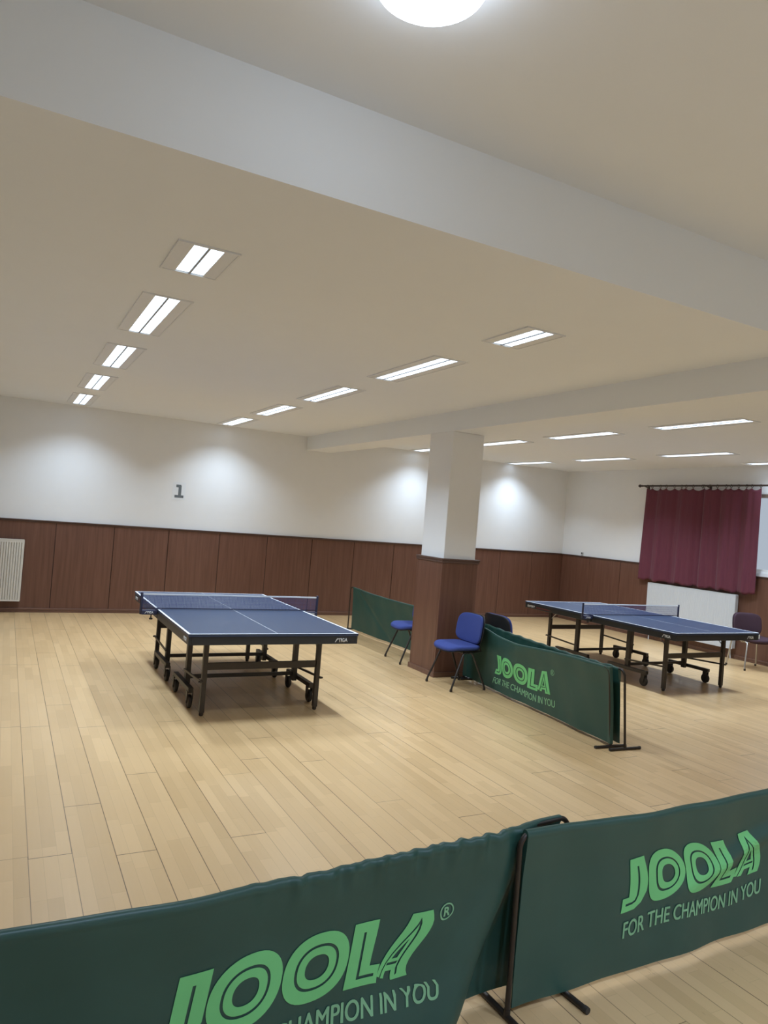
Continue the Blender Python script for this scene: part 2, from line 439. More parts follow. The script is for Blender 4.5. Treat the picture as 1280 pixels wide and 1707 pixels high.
# ------------------------------------------------------------------ ceiling lights
def build_light(length):
    root = empty('ceiling_light')
    W = 0.33; hl = length/2+0.03
    bm = BM()                                        # flange ring
    for lo, hi in (((-W/2, -hl, -0.010), (-W/2+0.012, hl, 0)), ((W/2-0.012, -hl, -0.010), (W/2, hl, 0)),
                   ((-W/2+0.012, -hl, -0.010), (W/2-0.012, -hl+0.012, 0)), ((-W/2+0.012, hl-0.012, -0.010), (W/2-0.012, hl, 0))):
        box(bm, lo, hi)
    link('frame', bm, M_frame, root)
    for s in (-1, 1):                                # flat side reflectors
        x0, x1 = sorted((s*0.080, s*(W/2-0.012)))
        link('reflector', box(BM(), (x0, -hl+0.012, -0.006), (x1, hl-0.012, -0.001)), M_frame, root)
    link('divider', box(BM(), (-0.006, -hl+0.012, -0.009), (0.006, hl-0.012, -0.001)), M_rib, root)
    for s in (-1, 1):
        x0, x1 = sorted((s*0.0065, s*0.079))
        link('diffuser', box(BM(), (x0, -length/2, -0.0045), (x1, length/2, -0.0015)), M_lit, root)
    return root
def add_tube_lamp(root, length, watts=None, col=None):
    ld = bpy.data.lights.new('tube_light', 'AREA'); ld.shape = 'RECTANGLE'; ld.size = 0.15; ld.size_y = length*0.5
    ld.energy = watts or TUBE_W*length/1.16; ld.color = col or TUBE_COL; ld.spread = TUBE_SPREAD
    lo = bpy.data.objects.new('tube_light', ld); COL.objects.link(lo); lo.parent = root
    lo.location = (0, 0, -0.014); lo.visible_camera = False
LONG = build_light(1.16); SHORT = build_light(0.46)
used = {}
ORD = ['nearest the back wall', 'second from back', 'third from back', 'fourth from back', 'fifth from back']
rows = [('the far left row', 0.845, [10.98, 9.165, 7.32, 5.49, 4.04]),
        ('the row left of the pillar', 3.12, [11.10, 9.29, 7.46, 5.56, 4.04]),
        ('the row right of the pillar', 6.83, [11.20, 9.19, 7.38, 5.49]),
        ('the row near the curtains', 9.12, [11.26, 9.30, 7.38, 5.49])]
for rn, x, ys in rows:
    for k, y in enumerate(ys):
        short = (k == 4)
        src = SHORT if short else LONG
        o = src if src.name not in used else copy_tree(src)
        used[src.name] = 1
        o.location = (x, y, ZC)
        kind = 'short' if short else 'long'
        tag(o, f'{kind} recessed ceiling light, {ORD[k]} in {rn}', 'ceiling light', 'recessed ceiling lights')
        add_tube_lamp(o, 0.46 if short else 1.16, TUBE_W*0.60 if k == 0 else (TUBE_W*0.86*(0.46/1.16 if short else 1) if x < 1 else None))   # lamps by the back wall are turned down to soften the wall scallops
o = copy_tree(LONG); o.location = (10.42, 6.83, ZC)
tag(o, 'recessed ceiling light above the curtain rod, cut by the right photo edge', 'ceiling light', 'recessed ceiling lights')
add_tube_lamp(o, 1.16, TUBE_W*0.3)

# unseen fill lights added behind the camera to brighten the foreground
for x, lab in ((0.85, 'on the far left'), (3.12, 'second from the left'), (5.40, 'third from the left'), (7.70, 'on the far right')):
    o = copy_tree(LONG); o.location = (x, -0.55, ZN)
    tag(o, 'added recessed fill light behind the camera, out of view, '+lab, 'ceiling light', 'recessed ceiling lights')
    add_tube_lamp(o, 1.16, FILL_W, FILL_COL)
# round opal lamp on the higher ceiling
dl = empty('dome_light', (1.05, 1.96, ZN))
tag(dl, 'round glowing white dome lamp on the higher ceiling at the top photo edge', 'ceiling light')
link('base', lathe(BM(), [(0.20, 0.0), (0.20, -0.02), (0.195, -0.024)], seg=40), M_white, dl, smooth=True)
link('dome', lathe(BM(), [(0.192, -0.0245), (0.196, -0.05), (0.192, -0.08), (0.175, -0.11), (0.14, -0.135), (0.09, -0.15), (0.03, -0.157), (0.004, -0.158)], seg=40), M_dome, dl, smooth=True)

# ------------------------------------------------------------------ table tennis tables
def flat_letters(bm, name, mat, parent, origin, ux, uy, off):
    """place letters lying in xy onto plane: origin + ux*x + uy*y, with thickness off"""
    o, ux, uy = Vector(origin), Vector(ux), Vector(uy); nn = ux.cross(uy).normalized()
    g = bmesh.ops.extrude_face_region(bm, geom=bm.faces[:])
    top = [v for v in g['geom'] if isinstance(v, bmesh.types.BMVert)]
    ts = set(top)
    for v in bm.verts:
        p = o+ux*v.co.x+uy*v.co.y
        v.co = p+nn*(off if v in ts else 0.0)
    bmesh.ops.recalc_face_normals(bm, faces=bm.faces[:])
    return link(name, bm, mat, parent)
def join_bm(a, b):
    me = bpy.data.meshes.new('tmp'); b.to_mesh(me); b.free(); a.from_mesh(me); bpy.data.meshes.remove(me); return a
def stiga_word(w, h):
    """word with a slanted stroke for its first letter"""
    a = fit(text_mesh('TIGA', 0.035), 0.26*w, w, 0, h)
    s = outlines_to_mesh([[(0, 0), (0.065*w, 0), (0.20*w, 0.68*h), (0.30*w, 0.68*h), (0.33*w, h), (0.17*w, h)]])
    return join_bm(a, s)

W2, L2, ZT = 1.525/2, 2.74/2, 0.76
def build_table():
    root = empty('table_tennis_table')
    for s in (-1, 1):
        y0, y1 = (-L2, -0.004) if s < 0 else (0.004, L2)
        bm = box(BM(), (-W2, y0, ZT-0.022), (W2, y1, ZT), 1)
        ye = -L2 if s < 0 else L2
        z0, z1 = ZT+0.0002, ZT+0.0009
        box(bm, (-W2+0.0205, min(y0, y1)+(0.0205 if s < 0 else 0), z0-0.0002), (-0.002, max(y0, y1)-(0.0205 if s > 0 else 0), z1), 0)
        box(bm, (0.002, min(y0, y1)+(0.0205 if s < 0 else 0), z0-0.0002), (W2-0.0205, max(y0, y1)-(0.0205 if s > 0 else 0), z1), 0)
        for xx in (-1, 1):
            xa, xb = sorted((xx*W2, xx*(W2-0.02)))
            box(bm, (xa, y0, z0-0.0002), (xb, y1, z1+0.0002), 2)
        ya, yb = sorted((ye, ye-s*0.02)) 
        box(bm, (-W2+0.0202, ya, z0-0.0002), (W2-0.0202, yb, z1+0.0002), 2)
        box(bm, (-0.0018, y0+(0.021 if s < 0 else 0), z0-0.0002), (0.0018, y1-(0.021 if s > 0 else 0), z1+0.0002), 2)
        link('tabletop', bm, [M_blue, M_edge, M_line], root)
        # steel apron, open box under the top
        i, z0, z1 = 0.004, ZT-0.092, ZT-0.0225
        bm = BM(); t = 0.025
        box(bm, (-W2+i, y0+i, z0), (-W2+i+t, y1-i, z1)); box(bm, (W2-i-t, y0+i, z0), (W2-i, y1-i, z1))
        box(bm, (-W2+i+t, y0+i, z0), (W2-i-t, y0+i+t, z1)); box(bm, (-W2+i+t, y1-i-t, z0), (W2-i-t, y1-i, z1))
        link('apron', bm, M_apron, root, bevel=0.003)
        yl = s*1.05
        for xx in (-1, 1):
            x = xx*0.525
            bm = BM(); q = 0.021
            box(bm, (x-q, yl-q, 0.03), (x+q, yl+q, z0+0.03)); lg = link('leg', bm, M_steel, root, bevel=0.003)
            link('foot', lathe(BM(), [(0.012, 0.0), (0.019, 0.006), (0.020, 0.0295)], c=(x, yl, 0), seg=14), M_rubber, lg, smooth=True)
            # diagonal stay from the leg to the underside
            bm = BM(); tube(bm, [(x, yl-s*0.024, 0.555), (x-xx*0.012, yl-s*0.16, z0+0.02)], 0.006, 8)
            link('stay', bm, M_zinc, root, smooth=True)
            # inner leg standing on the wheel beam
            xi, yi = xx*0.528, s*0.47
            box_bm = box(BM(), (xi-0.022, yi-0.030, 0.135), (xi+0.022, yi+0.030, z0+0.03))
            link('inner_leg', box_bm, M_steel, root, bevel=0.003)
            bm = BM(); xo = xx*0.556
            bar(bm, (xo, yi-s*0.03, 0.265), (xo, yl+s*0.03, 0.300), 0.012, 0.020)
            tube(bm, [(xo-0.02, yl+s*0.022, 0.299), (xo+0.02, yl+s*0.022, 0.299)], 0.008, 8)
            link('link_bar', bm, M_steel, root)
            # wheel beam with two castors
            bm = BM()
            bar(bm, (xi+xx*0.045, s*0.19, 0.168), (xi+xx*0.045, s*0.83, 0.168), 0.045, 0.040)
            wb = link('wheel_beam', bm, M_steel, root, bevel=0.003)
            for yw in (0.215, 0.785):
                y = s*yw; xw = xi+xx*0.045
                bm = BM()
                box(bm, (xw-0.028, y-0.026, 0.105), (xw-0.020, y+0.026, 0.155)); box(bm, (xw+0.020, y-0.026, 0.105), (xw+0.028, y+0.026, 0.155))
                prism(bm, [(y-0.026, 0.105), (y+0.026, 0.105), (y+0.012, 0.045), (y-0.012, 0.045)], 'x', xw-0.028, xw-0.020)
                prism(bm, [(y-0.026, 0.105), (y+0.026, 0.105), (y+0.012, 0.045), (y-0.012, 0.045)], 'x', xw+0.020, xw+0.028)
                box(bm, (xw-0.028, y-0.026, 0.138), (xw+0.028, y+0.026, 0.1478))
                link('castor_fork', bm, M_steel, wb)
                bm = lathe(BM(), [(0.028, -0.017), (0.052, -0.0165), (0.059, -0.010), (0.059, 0.010), (0.052, 0.0165), (0.028, 0.017)], 'x', (xw, y, 0.059), 24)
                lathe(bm, [(0.010, -0.029), (0.010, 0.029)], 'x', (xw, y, 0.059), 10)
                link('castor_wheel', bm, M_rubber, wb, smooth=True)
        link('crossbar', bar(BM(), (-0.503, yl, 0.425), (0.503, yl, 0.425), 0.022, 0.062), M_steel, root, bevel=0.003)
        link('axle_rod', bar(BM(), (-0.523, s*0.47, 0.205), (0.523, s*0.47, 0.205), 0.025, 0.034), M_steel, root, bevel=0.002)
    zt = ZT-0.075
    flat_letters(stiga_word(0.125, 0.034), 'brand_mark', M_mark, root, (0.535, -L2+0.004, zt), (1, 0, 0), (0, 0, 1), 0.0012)
    flat_letters(stiga_word(0.125, 0.034), 'brand_mark', M_mark, root, (-W2+0.004, -L2+0.20, zt), (0, -1, 0), (0, 0, 1), 0.0012)
    flat_letters(fit(text_mesh('EXPERT', 0.02), 0, 0.16, 0, 0.030), 'model_mark', M_mark, root, (-W2+0.004, L2-0.06, zt), (0, -1, 0), (0, 0, 1), 0.0012)
    bm = bmesh.new(); vs = [bm.verts.new(p) for p in ((0, 0, 0), (0.34, 0, 0), (0.26, 0.012, 0), (0, 0.012, 0))]; bm.faces.new(vs)
    flat_letters(bm, 'stripe', M_redmark, root, (-W2+0.004, L2-0.25, zt+0.004), (0, -1, 0), (0, 0, 1), 0.0012)
    return root
def build_net():
    root = empty('table_net')
    z0, z1 = 0.012, 0.1525; x0, x1 = -W2-0.1525, W2+0.1525
    bm = BM()
    n = 136
    for k in range(1, n):
        x = x0+(x1-x0)*k/n; box(bm, (x-0.0012, -0.0007, z0), (x+0.0012, 0.0007, z1-0.012))
    for k in range(0, 11):
        z = z0+(z1-0.016-z0)*k/10; box(bm, (x0+0.01, -0.0012, z-0.0011), (x1-0.01, 0.0012, z+0.0011))
    link('mesh', bm, M_net, root)
    bm = BM(); box(bm, (x0+0.008, -0.0035, z1-0.015), (x1-0.008, 0.0035, z1)); link('tape', bm, M_tape, root, bevel=0.001)
    link('bottom_cord', box(BM(), (x0+0.008, -0.002, 0.004), (x1-0.008, 0.002, 0.013)), M_post, root)
    for s in (-1, 1):
        x = s*(W2+0.1525)
        bm = BM(); lathe(bm, [(0.008, 0.163), (0.013, 0.160), (0.013, -0.045), (0.009, -0.05)], 'z', (x, 0, 0), 14)
        p = link('post', bm, M_post, root, smooth=True)
        bm = BM(); xa, xb = sorted((s*(W2+0.006), x-s*0.005))
        box(bm, (xa, -0.035, -0.050), (xb, 0.035, -0.008))
        xa, xb = sorted((s*(W2-0.045), s*(W2+0.012)))
        box(bm, (xa, -0.034, 0.0015), (xb, 0.034, 0.009))
        box(bm, *[tuple(v) for v in (((min(s*(W2+0.002), s*(W2+0.02)), -0.034, -0.05), (max(s*(W2+0.002), s*(W2+0.02)), 0.034, 0.009)))])
        link('clamp', bm, M_post, p, bevel=0.003)
        bm = BM(); tube(bm, [(x-s*0.10, 0, -0.05), (x-s*0.10, 0, -0.085)], 0.006, 8); lathe(bm, [(0.016, -0.085), (0.018, -0.092), (0.016, -0.10)], 'z', (x-s*0.10, 0, 0), 12)
        link('clamp_screw', bm, M_rubber, p, smooth=True)
        xm = x+0.030 if s < 0 else x-0.115
        flat_letters(stiga_word(0.085, 0.022), 'brand_mark', M_mark, root, (xm, -0.035, -0.040), (1, 0, 0), (0, 0, 1), 0.001)
    return root
t1 = build_table(); t1.location = (2.141, 7.175, 0)
tag(t1, 'blue folding table tennis table on castors, in the left half of the hall', 'table', 'table tennis tables')
t2 = copy_tree(t1); t2.location = (7.755, 7.116, 0)
tag(t2, 'blue folding table tennis table on castors, right of the pillar near the curtain', 'table', 'table tennis tables')
bm = box(BM(), (W2-0.006, -L2-0.008, ZT-0.075), (W2+0.006, -L2+0.006, ZT-0.02)); cm = link('corner_guard', bm, M_white, t2, bevel=0.002)
cm['label'] = 'white plastic corner guard'
n1 = build_net(); n1.location = (2.141, 7.175, ZT)
tag(n1, 'navy mesh net with white top tape across the left table', 'net', 'table nets')
n2 = copy_tree(n1); n2.location = (7.755, 7.116, ZT)
tag(n2, 'navy mesh net with white top tape across the right table', 'net', 'table nets')

# ------------------------------------------------------------------ green court barriers
def logo_loops():
    """heavy slanted five-letter logo with inline strokes; height 1"""
    loops = []
    SL = 0.14
    def add(lp, dx): loops.append([(x+dx+SL*y, y) for x, y in lp])
    def dense(lp, m=6):
        out = []
        for i, p in enumerate(lp):
            q = lp[(i+1) % len(lp)]
            for k in range(m): out.append((p[0]+(q[0]-p[0])*k/m, p[1]+(q[1]-p[1])*k/m))
        return out
    def ring(sx, sy, n=44, e=2.25):
        out = []
        for k in range(n):
            a = 2*PI*k/n; c, s = math.cos(a), math.sin(a)
            out.append((0.52+sx*math.copysign(abs(c)**(2/e), c), 0.5+sy*math.copysign(abs(s)**(2/e), s)))
        return out
    x = 0.0
    add(dense([(0.16, 1), (0.60, 1), (0.60, 0.28), (0.53, 0.08), (0.38, 0.0), (0.0, 0.0), (0.0, 0.27), (0.16, 0.27)]), x)
    add(stroke([(0.385, 0.83), (0.385, 0.50), (0.385, 0.25), (0.35, 0.16), (0.27, 0.135), (0.10, 0.135)], 0.045), x)
    x += 0.62
    for _ in range(2):
        add(ring(0.52, 0.52), x); add(ring(0.345, 0.345), x); add(ring(0.305, 0.305), x); add(ring(0.185, 0.185), x)
        x += 1.06
    add(dense([(0, 0), (0, 1), (0.44, 1), (0.44, 0.29), (0.76, 0.29), (0.76, 0)]), x)
    add(stroke([(0.215, 0.84), (0.215, 0.5), (0.215, 0.14), (0.60, 0.14)], 0.045), x)
    x += 0.72
    add(dense([(0.0, 0.0), (0.30, 1.0), (0.66, 1.0), (1.02, 0.0), (0.66, 0.0), (0.62, 0.16), (0.40, 0.16), (0.36, 0.0)]), x)
    add(stroke([(0.19, 0.07), (0.36, 0.52), (0.475, 0.86), (0.60, 0.52), (0.79, 0.07)], 0.042), x)
    add(dense([(0.40, 0.335), (0.475, 0.60), (0.565, 0.335)], 3), x)
    add(stroke([(0.33, 0.265), (0.66, 0.265)], 0.038), x)
    return loops
def reg_mark_loops():
    ring = lambda r: [(0.5+r*math.cos(2*PI*k/28), 0.5+r*math.sin(2*PI*k/28)) for k in range(28)]
    return [ring(0.5), ring(0.41)]

def build_barrier(loc, rz, L, label, cloth_u, disp, logo=None, tagline=None, reg=None, warp=None, H=0.70, wrap=False, feet=0.30, lean=0.0):
    """local x = reading direction, y = away from the reader, z up"""
    root = empty('court_barrier', loc, rz); tag(root, label, 'barrier', 'green table tennis court barriers')
    r = 0.0105; cr = 0.055; zr = H-0.014
    pts = [(0, 0, 0.03), (0, 0, 0.3), (0, 0, zr-cr)]+arc((cr, 0, zr-cr), cr, PI, PI/2, 8)[1:]
    for k in range(1, 120):                          # top bar runs inside the cloth and bows with it
        x = cr+0.02+(L-2*cr-0.04)*k/120; e = sm(cr, cr+0.06, min(x, L-x))
        d = disp(x, 1.0); pts.append((x, d[1]*e, zr+d[2]*e))
    pts += arc((L-cr, 0, zr-cr), cr, PI/2, 0, 8)+[(L, 0, 0.3), (L, 0, 0.03)]
    ln = lambda u: lean*sm(0.15*L, L, u)
    pts = [(p[0], p[1]-ln(p[0])*p[2]/H, p[2]) for p in pts]
    link('frame', tube(BM(), pts, r, 12), M_pole, root, smooth=True)
    for x in (0, L):
        bm = tube(BM(), [(x, -feet/2, 0.0125), (x, feet/2, 0.0125)], 0.0122, 12)
        tube(bm, [(x, 0, 0.012), (x, 0, 0.04)], 0.0125, 12)
        f = link('foot', bm, M_pole, root, smooth=True)
        for s in (-1, 1):
            link('end_cap', tube(BM(), [(x, s*feet/2, 0.0135), (x, s*(feet/2+0.018), 0.0135)], 0.0133, 12), M_rubber, f, smooth=True)
    u0, u1 = cloth_u
    zb, zt = 0.035, H
    def thick(u, v):
        t = 0.003+0.013*math.sqrt(max(0.0, 1-((v-0.968)/0.032)**2)) if v > 0.936 else 0.003
        t = max(t, 0.003+0.0115*sm(0.70, 0.965, v) if v < 0.968 else 0)
        if wrap: t = max(t, 0.015*sm(0.05, 0.02, min(u-u0, u1-u)))
        return t
    def P(u, v, back=False, off=0.0):
        dx, dn, dz = disp(u, v)
        t = thick(u, v)+off
        return Vector((u+dx, (t if back else -t)+dn-ln(u)*v, zb+(zt-zb)*v+dz))
    nu, nv = 170, 60
    vv = lambda j: 1-(1-j/nv)**1.7
    bm = BM()
    G = []
    for b in (False, True):
        G.append([[bm.verts.new(P(u0+(u1-u0)*i/nu, vv(j), b)) for j in range(nv+1)] for i in range(nu+1)])
    A, B = G
    for i in range(nu):
        for j in range(nv):
            bm.faces.new((A[i][j], A[i+1][j], A[i+1][j+1], A[i][j+1])); bm.faces.new((B[i][j], B[i][j+1], B[i+1][j+1], B[i+1][j]))
        bm.faces.new((A[i][0], B[i][0], B[i+1][0], A[i+1][0])); bm.faces.new((A[i][nv], A[i+1][nv], B[i+1][nv], B[i][nv]))
    for j in range(nv):
        bm.faces.new((A[0][j], A[0][j+1], B[0][j+1], B[0][j])); bm.faces.new((A[nu][j], B[nu][j], B[nu][j+1], A[nu][j+1]))
    bn = link('banner', bm, M_green, root, smooth=True)
    wp = warp or (lambda u, z: (u, z))
    def print_on(bm, name, mat, off, lab):
        refine(bm, 0.028)
        for v in bm.verts:
            u, z = wp(v.co.x, v.co.y)
            v.co = P(u, (z-zb)/(zt-zb), False, off)
        bmesh.ops.recalc_face_normals(bm, faces=bm.faces[:])
        o = link(name, bm, mat, bn); o['label'] = lab
        return o
    if logo: print_on(fit(outlines_to_mesh(logo_loops()), *logo), 'logo', M_logo, 0.0030, 'bright green logo lettering with inline strokes')
    if tagline: print_on(fit(bold_text('FOR THE CHAMPION IN YOU', 0.022), *tagline), 'tagline', M_tag, 0.0030, 'pale green slogan line below the logo')
    if reg:
        x, z, s = reg
        a = fit(outlines_to_mesh(reg_mark_loops()), x-s, x+s, z-s, z+s)
        b = fit(text_mesh('R', 0.03), x-s*0.42, x+s*0.48, z-s*0.55, z+s*0.55)
        print_on(join_bm(a, b), 'registered_mark', M_tag, 0.0030, 'small pale green circled R')
    return root

def ripples(u, v, a=1.0):
    return a*(0.006*math.sin(5.1*u+1.3*v)+0.004*math.sin(11.0*u-3.0*v+0.7)+0.003*math.sin(17*u+5*v))
# foreground left: sags a little, gathers in small puckers on its right half, pulled back below a diagonal at its right end
LL = 2.235
def d_left(u, v):
    s = u/LL
    z = -0.026*math.sin(PI*min(1, max(0, s)))**1.2*v
    puck = sm(0.80, 1.1, u)*(1-sm(1.85, 2.05, u))*sm(0.80, 1.0, v)
    z += puck*0.0022*(math.sin(57*u)+0.8*math.sin(97*u+1.0)+0.5*math.sin(141*u))
    n = ripples(u, v)+puck*0.006*(math.sin(61*u+4*v)+0.6*math.sin(103*u-3*v))
    diag = u-(1.72+0.30*v)                     # crease running from the top right corner down to the left
    n += 0.070*sm(-0.02, 0.09, diag)*(1-v)**0.5
    n -= 0.030*sm(0.35, 0.0, v)*math.exp(-((u-1.45)/0.35)**2)
    n -= 0.030*math.exp(-((diag+0.07)/0.08)**2)*(1-v)**0.4
    return (0.0, n, z)
def w_left(u, z):
    # lower right of the print sheared to the left by the folds
    k = sm(1.30, 1.62, u)*sm(0.46, 0.28, z)*sm(0.215, 0.27, z)
    return (u-0.14*k, z+0.012*math.sin(7*u))
b_left = build_barrier((-0.15, 2.005, 0), 0.066, LL, 'green barrier banner at the front left, large logo partly below the photo edge', (0.06, LL-0.05),
    d_left, logo=(0.625, 1.635, 0.262, 0.487), tagline=(0.70, 1.625, 0.160, 0.228), reg=(1.645, 0.462, 0.030), warp=w_left)
# foreground right
LR = 2.10
def d_right(u, v):
    z = -0.022*math.sin(PI*min(1, max(0, u/LR)))*v
    n = ripples(u, v, 0.9)
    c = v-(0.44+0.42*(u-0.95))                 # soft fold climbing to the right through the logo
    n -= 0.022*math.exp(-(c/0.07)**2)*sm(0.75, 1.25, u)
    return (0.0, n, z)
def w_right(u, z):
    k = sm(0.29, 0.52, z)
    fold = math.sin((z-0.285)/0.24*PI*1.15) if z > 0.285 else 0.0
    return (u+0.050*fold*sm(0.5, 0.8, u)-0.02*k, z+0.010*math.sin(9*u))
b_right = build_barrier((1.778, 2.078, 0), 0.022, LR, 'green barrier banner at the front right, whole slogan visible, overlapping its neighbour', (0.022, LR-0.02),
    d_right, logo=(0.550, 1.455, 0.300, 0.525), tagline=(0.575, 1.50, 0.192, 0.262), warp=w_right)
# beside the pillar: front one with logo, its back-to-back neighbour, and one behind the pillar
LM = 2.54
def d_mid(u, v):
    s = u/LM
    z = -0.060*math.exp(-((s-0.40)/0.25)**2)*v-0.012*math.sin(PI*min(1, max(0, s)))*v
    n = ripples(u, v, 1.0)-0.040*math.exp(-((s-0.42)/0.18)**2)*sm(0.2, 0.9, v)
    n -= 0.02*math.exp(-((u-0.97)/0.12)**2)*math.exp(-((v-0.55)/0.25)**2)
    return (0.0, n, z)
def w_mid(u, z):
    return (u+0.03*math.sin((z-0.2)/0.25*PI)*sm(1.3, 0.7, u), z+0.012*math.sin(8*u))
ang = math.atan2(-2.54, -0.195)
b_mid = build_barrier((4.960, 7.035, 0), ang, LM, 'green barrier banner with logo running from the pillar toward the camera', (-0.012, LM+0.012),
    d_mid, logo=(0.65, 1.69, 0.235, 0.475), tagline=(0.66, 1.76, 0.120, 0.195), reg=(1.725, 0.47, 0.030), warp=w_mid, wrap=True, lean=0.075)
def d_back(u, v): return (0.0, ripples(u, v, 0.8)+0.004*math.sin(38*u)*sm(0.85, 1, v), -0.02*math.sin(PI*u/LM)*v+0.004*math.sin(30*u)*sm(0.85, 1, v))
b_back = build_barrier((5.045, 6.96, 0), ang, LM+0.01, 'plain green barrier right behind the logo barrier, its bare curved end post showing', (0.08, LM-0.06), d_back, lean=0.07)
LB = 2.25
def d_far(u, v):
    n = ripples(u, v, 0.9)
    c = (v-0.55)+0.9*(u-0.75)
    n += 0.008*math.exp(-(c/0.06)**2)
    return (0.0, n, -0.045*math.sin(PI*min(1, u/LB*0.8))*v)
b_far = build_barrier((5.0, 10.40, 0), math.atan2(-2.25, 0.10), LB, 'plain green barrier between the left table and the pillar, near the back wall', (0.10, LB-0.01), d_far)

# ------------------------------------------------------------------ chairs
def pad(w, d, t, e=3.2, n=48, bend=None, crown=0.006):
    """rounded cushion centred at origin, lying in xy"""
    bm = BM(); prof = [(0.0, -t/2), (0.90, -t/2), (0.97, -t*0.40), (1.0, -t*0.15), (1.0, t*0.12), (0.975, t*0.36), (0.92, t/2*0.96), (0.75, t/2+crown*0.5), (0.45, t/2+crown), (0.0, t/2+crown)]
    rings = []
    for s, z in prof:
        if s == 0.0: rings.append([bm.verts.new((0, 0, z))]); continue
        ring = []
        for k in range(n):
            a = 2*PI*k/n; c, q = math.cos(a), math.sin(a)
            ring.append(bm.verts.new((s*d/2*math.copysign(abs(c)**(2/e), c), s*w/2*math.copysign(abs(q)**(2/e), q), z)))
        rings.append(ring)
    for a, b in zip(rings, rings[1:]):
        for k in range(n):
            k2 = (k+1) % n
            if len(a) == 1: bm.faces.new((a[0], b[k2], b[k]))
            elif len(b) == 1: bm.faces.new((a[k], a[k2], b[0]))
            else: bm.faces.new((a[k], a[k2], b[k2], b[k]))
    if bend:
        for v in bm.verts: v.co = bend(v.co)
    bmesh.ops.recalc_face_normals(bm, faces=bm.faces[:])
    return bm
def build_chair(fabric, shell, tubem, straight=False):
    """faces local +x; feet at x = +-0.22"""
    root = empty('visitor_chair')
    def seat_bend(c):
        x, y, z = c; return Vector((x+0.02, y, z+0.455-0.018*sm(0.12, 0.22, x)+0.012*sm(0.0, -0.22, x)*0.5+0.008*(y/0.22)**2))
    link('seat', pad(0.47, 0.44, 0.050, 3.4, bend=seat_bend), fabric, root, smooth='all')
    def shell_bend(c):
        p = seat_bend(c); p.z -= 0.030; return p
    link('seat_shell', pad(0.44, 0.41, 0.016, 3.4, bend=shell_bend, crown=0), shell, root, smooth='all')
    tilt = math.radians(8)
    def back_at(h, d):                                   # h up the backrest, d forward
        return Vector((-0.178-math.sin(tilt)*h+math.cos(tilt)*d, 0, 0.485+math.cos(tilt)*h+math.sin(tilt)*d))
    def back_bend(c):
        p = back_at(c.x+0.165, c.z+0.020+0.9*c.y*c.y); return Vector((p.x, c.y*(1-0.05*sm(0.02, 0.17, c.x)), p.z))
    link('backrest', pad(0.47, 0.33, 0.036, 4.2, bend=back_bend), fabric, root, smooth='all')
    def bshell(c):
        p = back_at(c.x*1.02+0.165, c.z-0.010+0.9*c.y*c.y); return Vector((p.x, c.y*1.0*(1-0.05*sm(0.02, 0.17, c.x)), p.z))
    link('back_shell', pad(0.475, 0.335, 0.018, 4.2, bend=bshell, crown=0), shell, root, smooth='all')
    r = 0.0115
    for s in (-1, 1):
        y = s*0.245; yi = s*0.205
        xf_top, xr_top = (0.19, -0.17) if straight else (0.07, -0.05)
        lf = link('leg', tube(BM(), [(0.225, y, 0.015), (0.215, y, 0.05), (xf_top+0.01, yi+s*0.01, 0.38), (xf_top-0.01, yi, 0.408), (xf_top-0.05, yi, 0.414)], r, 10), tubem, root, smooth=True)
        link('foot', lathe(BM(), [(0.012, 0.0), (0.015, 0.004), (0.014, 0.03)], 'z', (0.224, y, 0), 12), M_rubber, lf, smooth=True)
        lr = link('leg', tube(BM(), [(-0.225, y, 0.015), (-0.215, y, 0.05), (xr_top-0.01, yi+s*0.01, 0.38), (xr_top+0.01, yi, 0.408), (xr_top+0.05, yi, 0.414)], r, 10), tubem, root, smooth=True)
        link('foot', lathe(BM(), [(0.012, 0.0), (0.015, 0.004), (0.014, 0.03)], 'z', (-0.224, y, 0), 12), M_rubber, lr, smooth=True)
        bp = back_at(0.16, -0.012+0.9*0.17*0.17); b0 = back_at(0.0, -0.012+0.9*0.17*0.17)
        pts = [(xf_top, s*0.185, 0.416), (-0.10, s*0.18, 0.416), (-0.19, s*0.175, 0.422), (b0.x-0.012, s*0.17, 0.455), (b0.x-0.004, s*0.17, 0.50), (bp.x, s*0.17, bp.z)]
        link('back_support', tube(BM(), pts, 0.010, 10), tubem, root, smooth=True)
    link('crossbar', tube(BM(), [(0.04, -0.205, 0.404), (0.04, 0.205, 0.404)], 0.010, 10), tubem, root, smooth=True)
    return root
CG = 'blue visitor chairs'
c1 = build_chair(M_chairblue, M_plastic, M_ctube); c1.location = (4.63, 6.725, 0); c1.rotation_euler.z = PI+0.02
tag(c1, 'blue upholstered chair in front of the pillar, backrest in full view', 'chair', CG)
c2 = copy_tree(c1); c2.location = (4.785, 8.06, 0); c2.rotation_euler.z = PI-0.10
tag(c2, 'blue upholstered chair half hidden behind the pillar, only seat and front legs showing', 'chair', CG)
c3 = copy_tree(c1); c3.location = (5.33, 6.745, 0); c3.rotation_euler.z = 0.03
tag(c3, 'chair behind the barriers facing away, its black back shell showing past the blue backrest', 'chair', CG)
p1 = build_chair(M_plum, M_plum, M_chrome, True); p1.location = (10.17, 6.97, 0); p1.rotation_euler.z = math.radians(-110)
tag(p1, 'dark plum chair with silver legs at the right photo edge, behind the right table', 'chair')

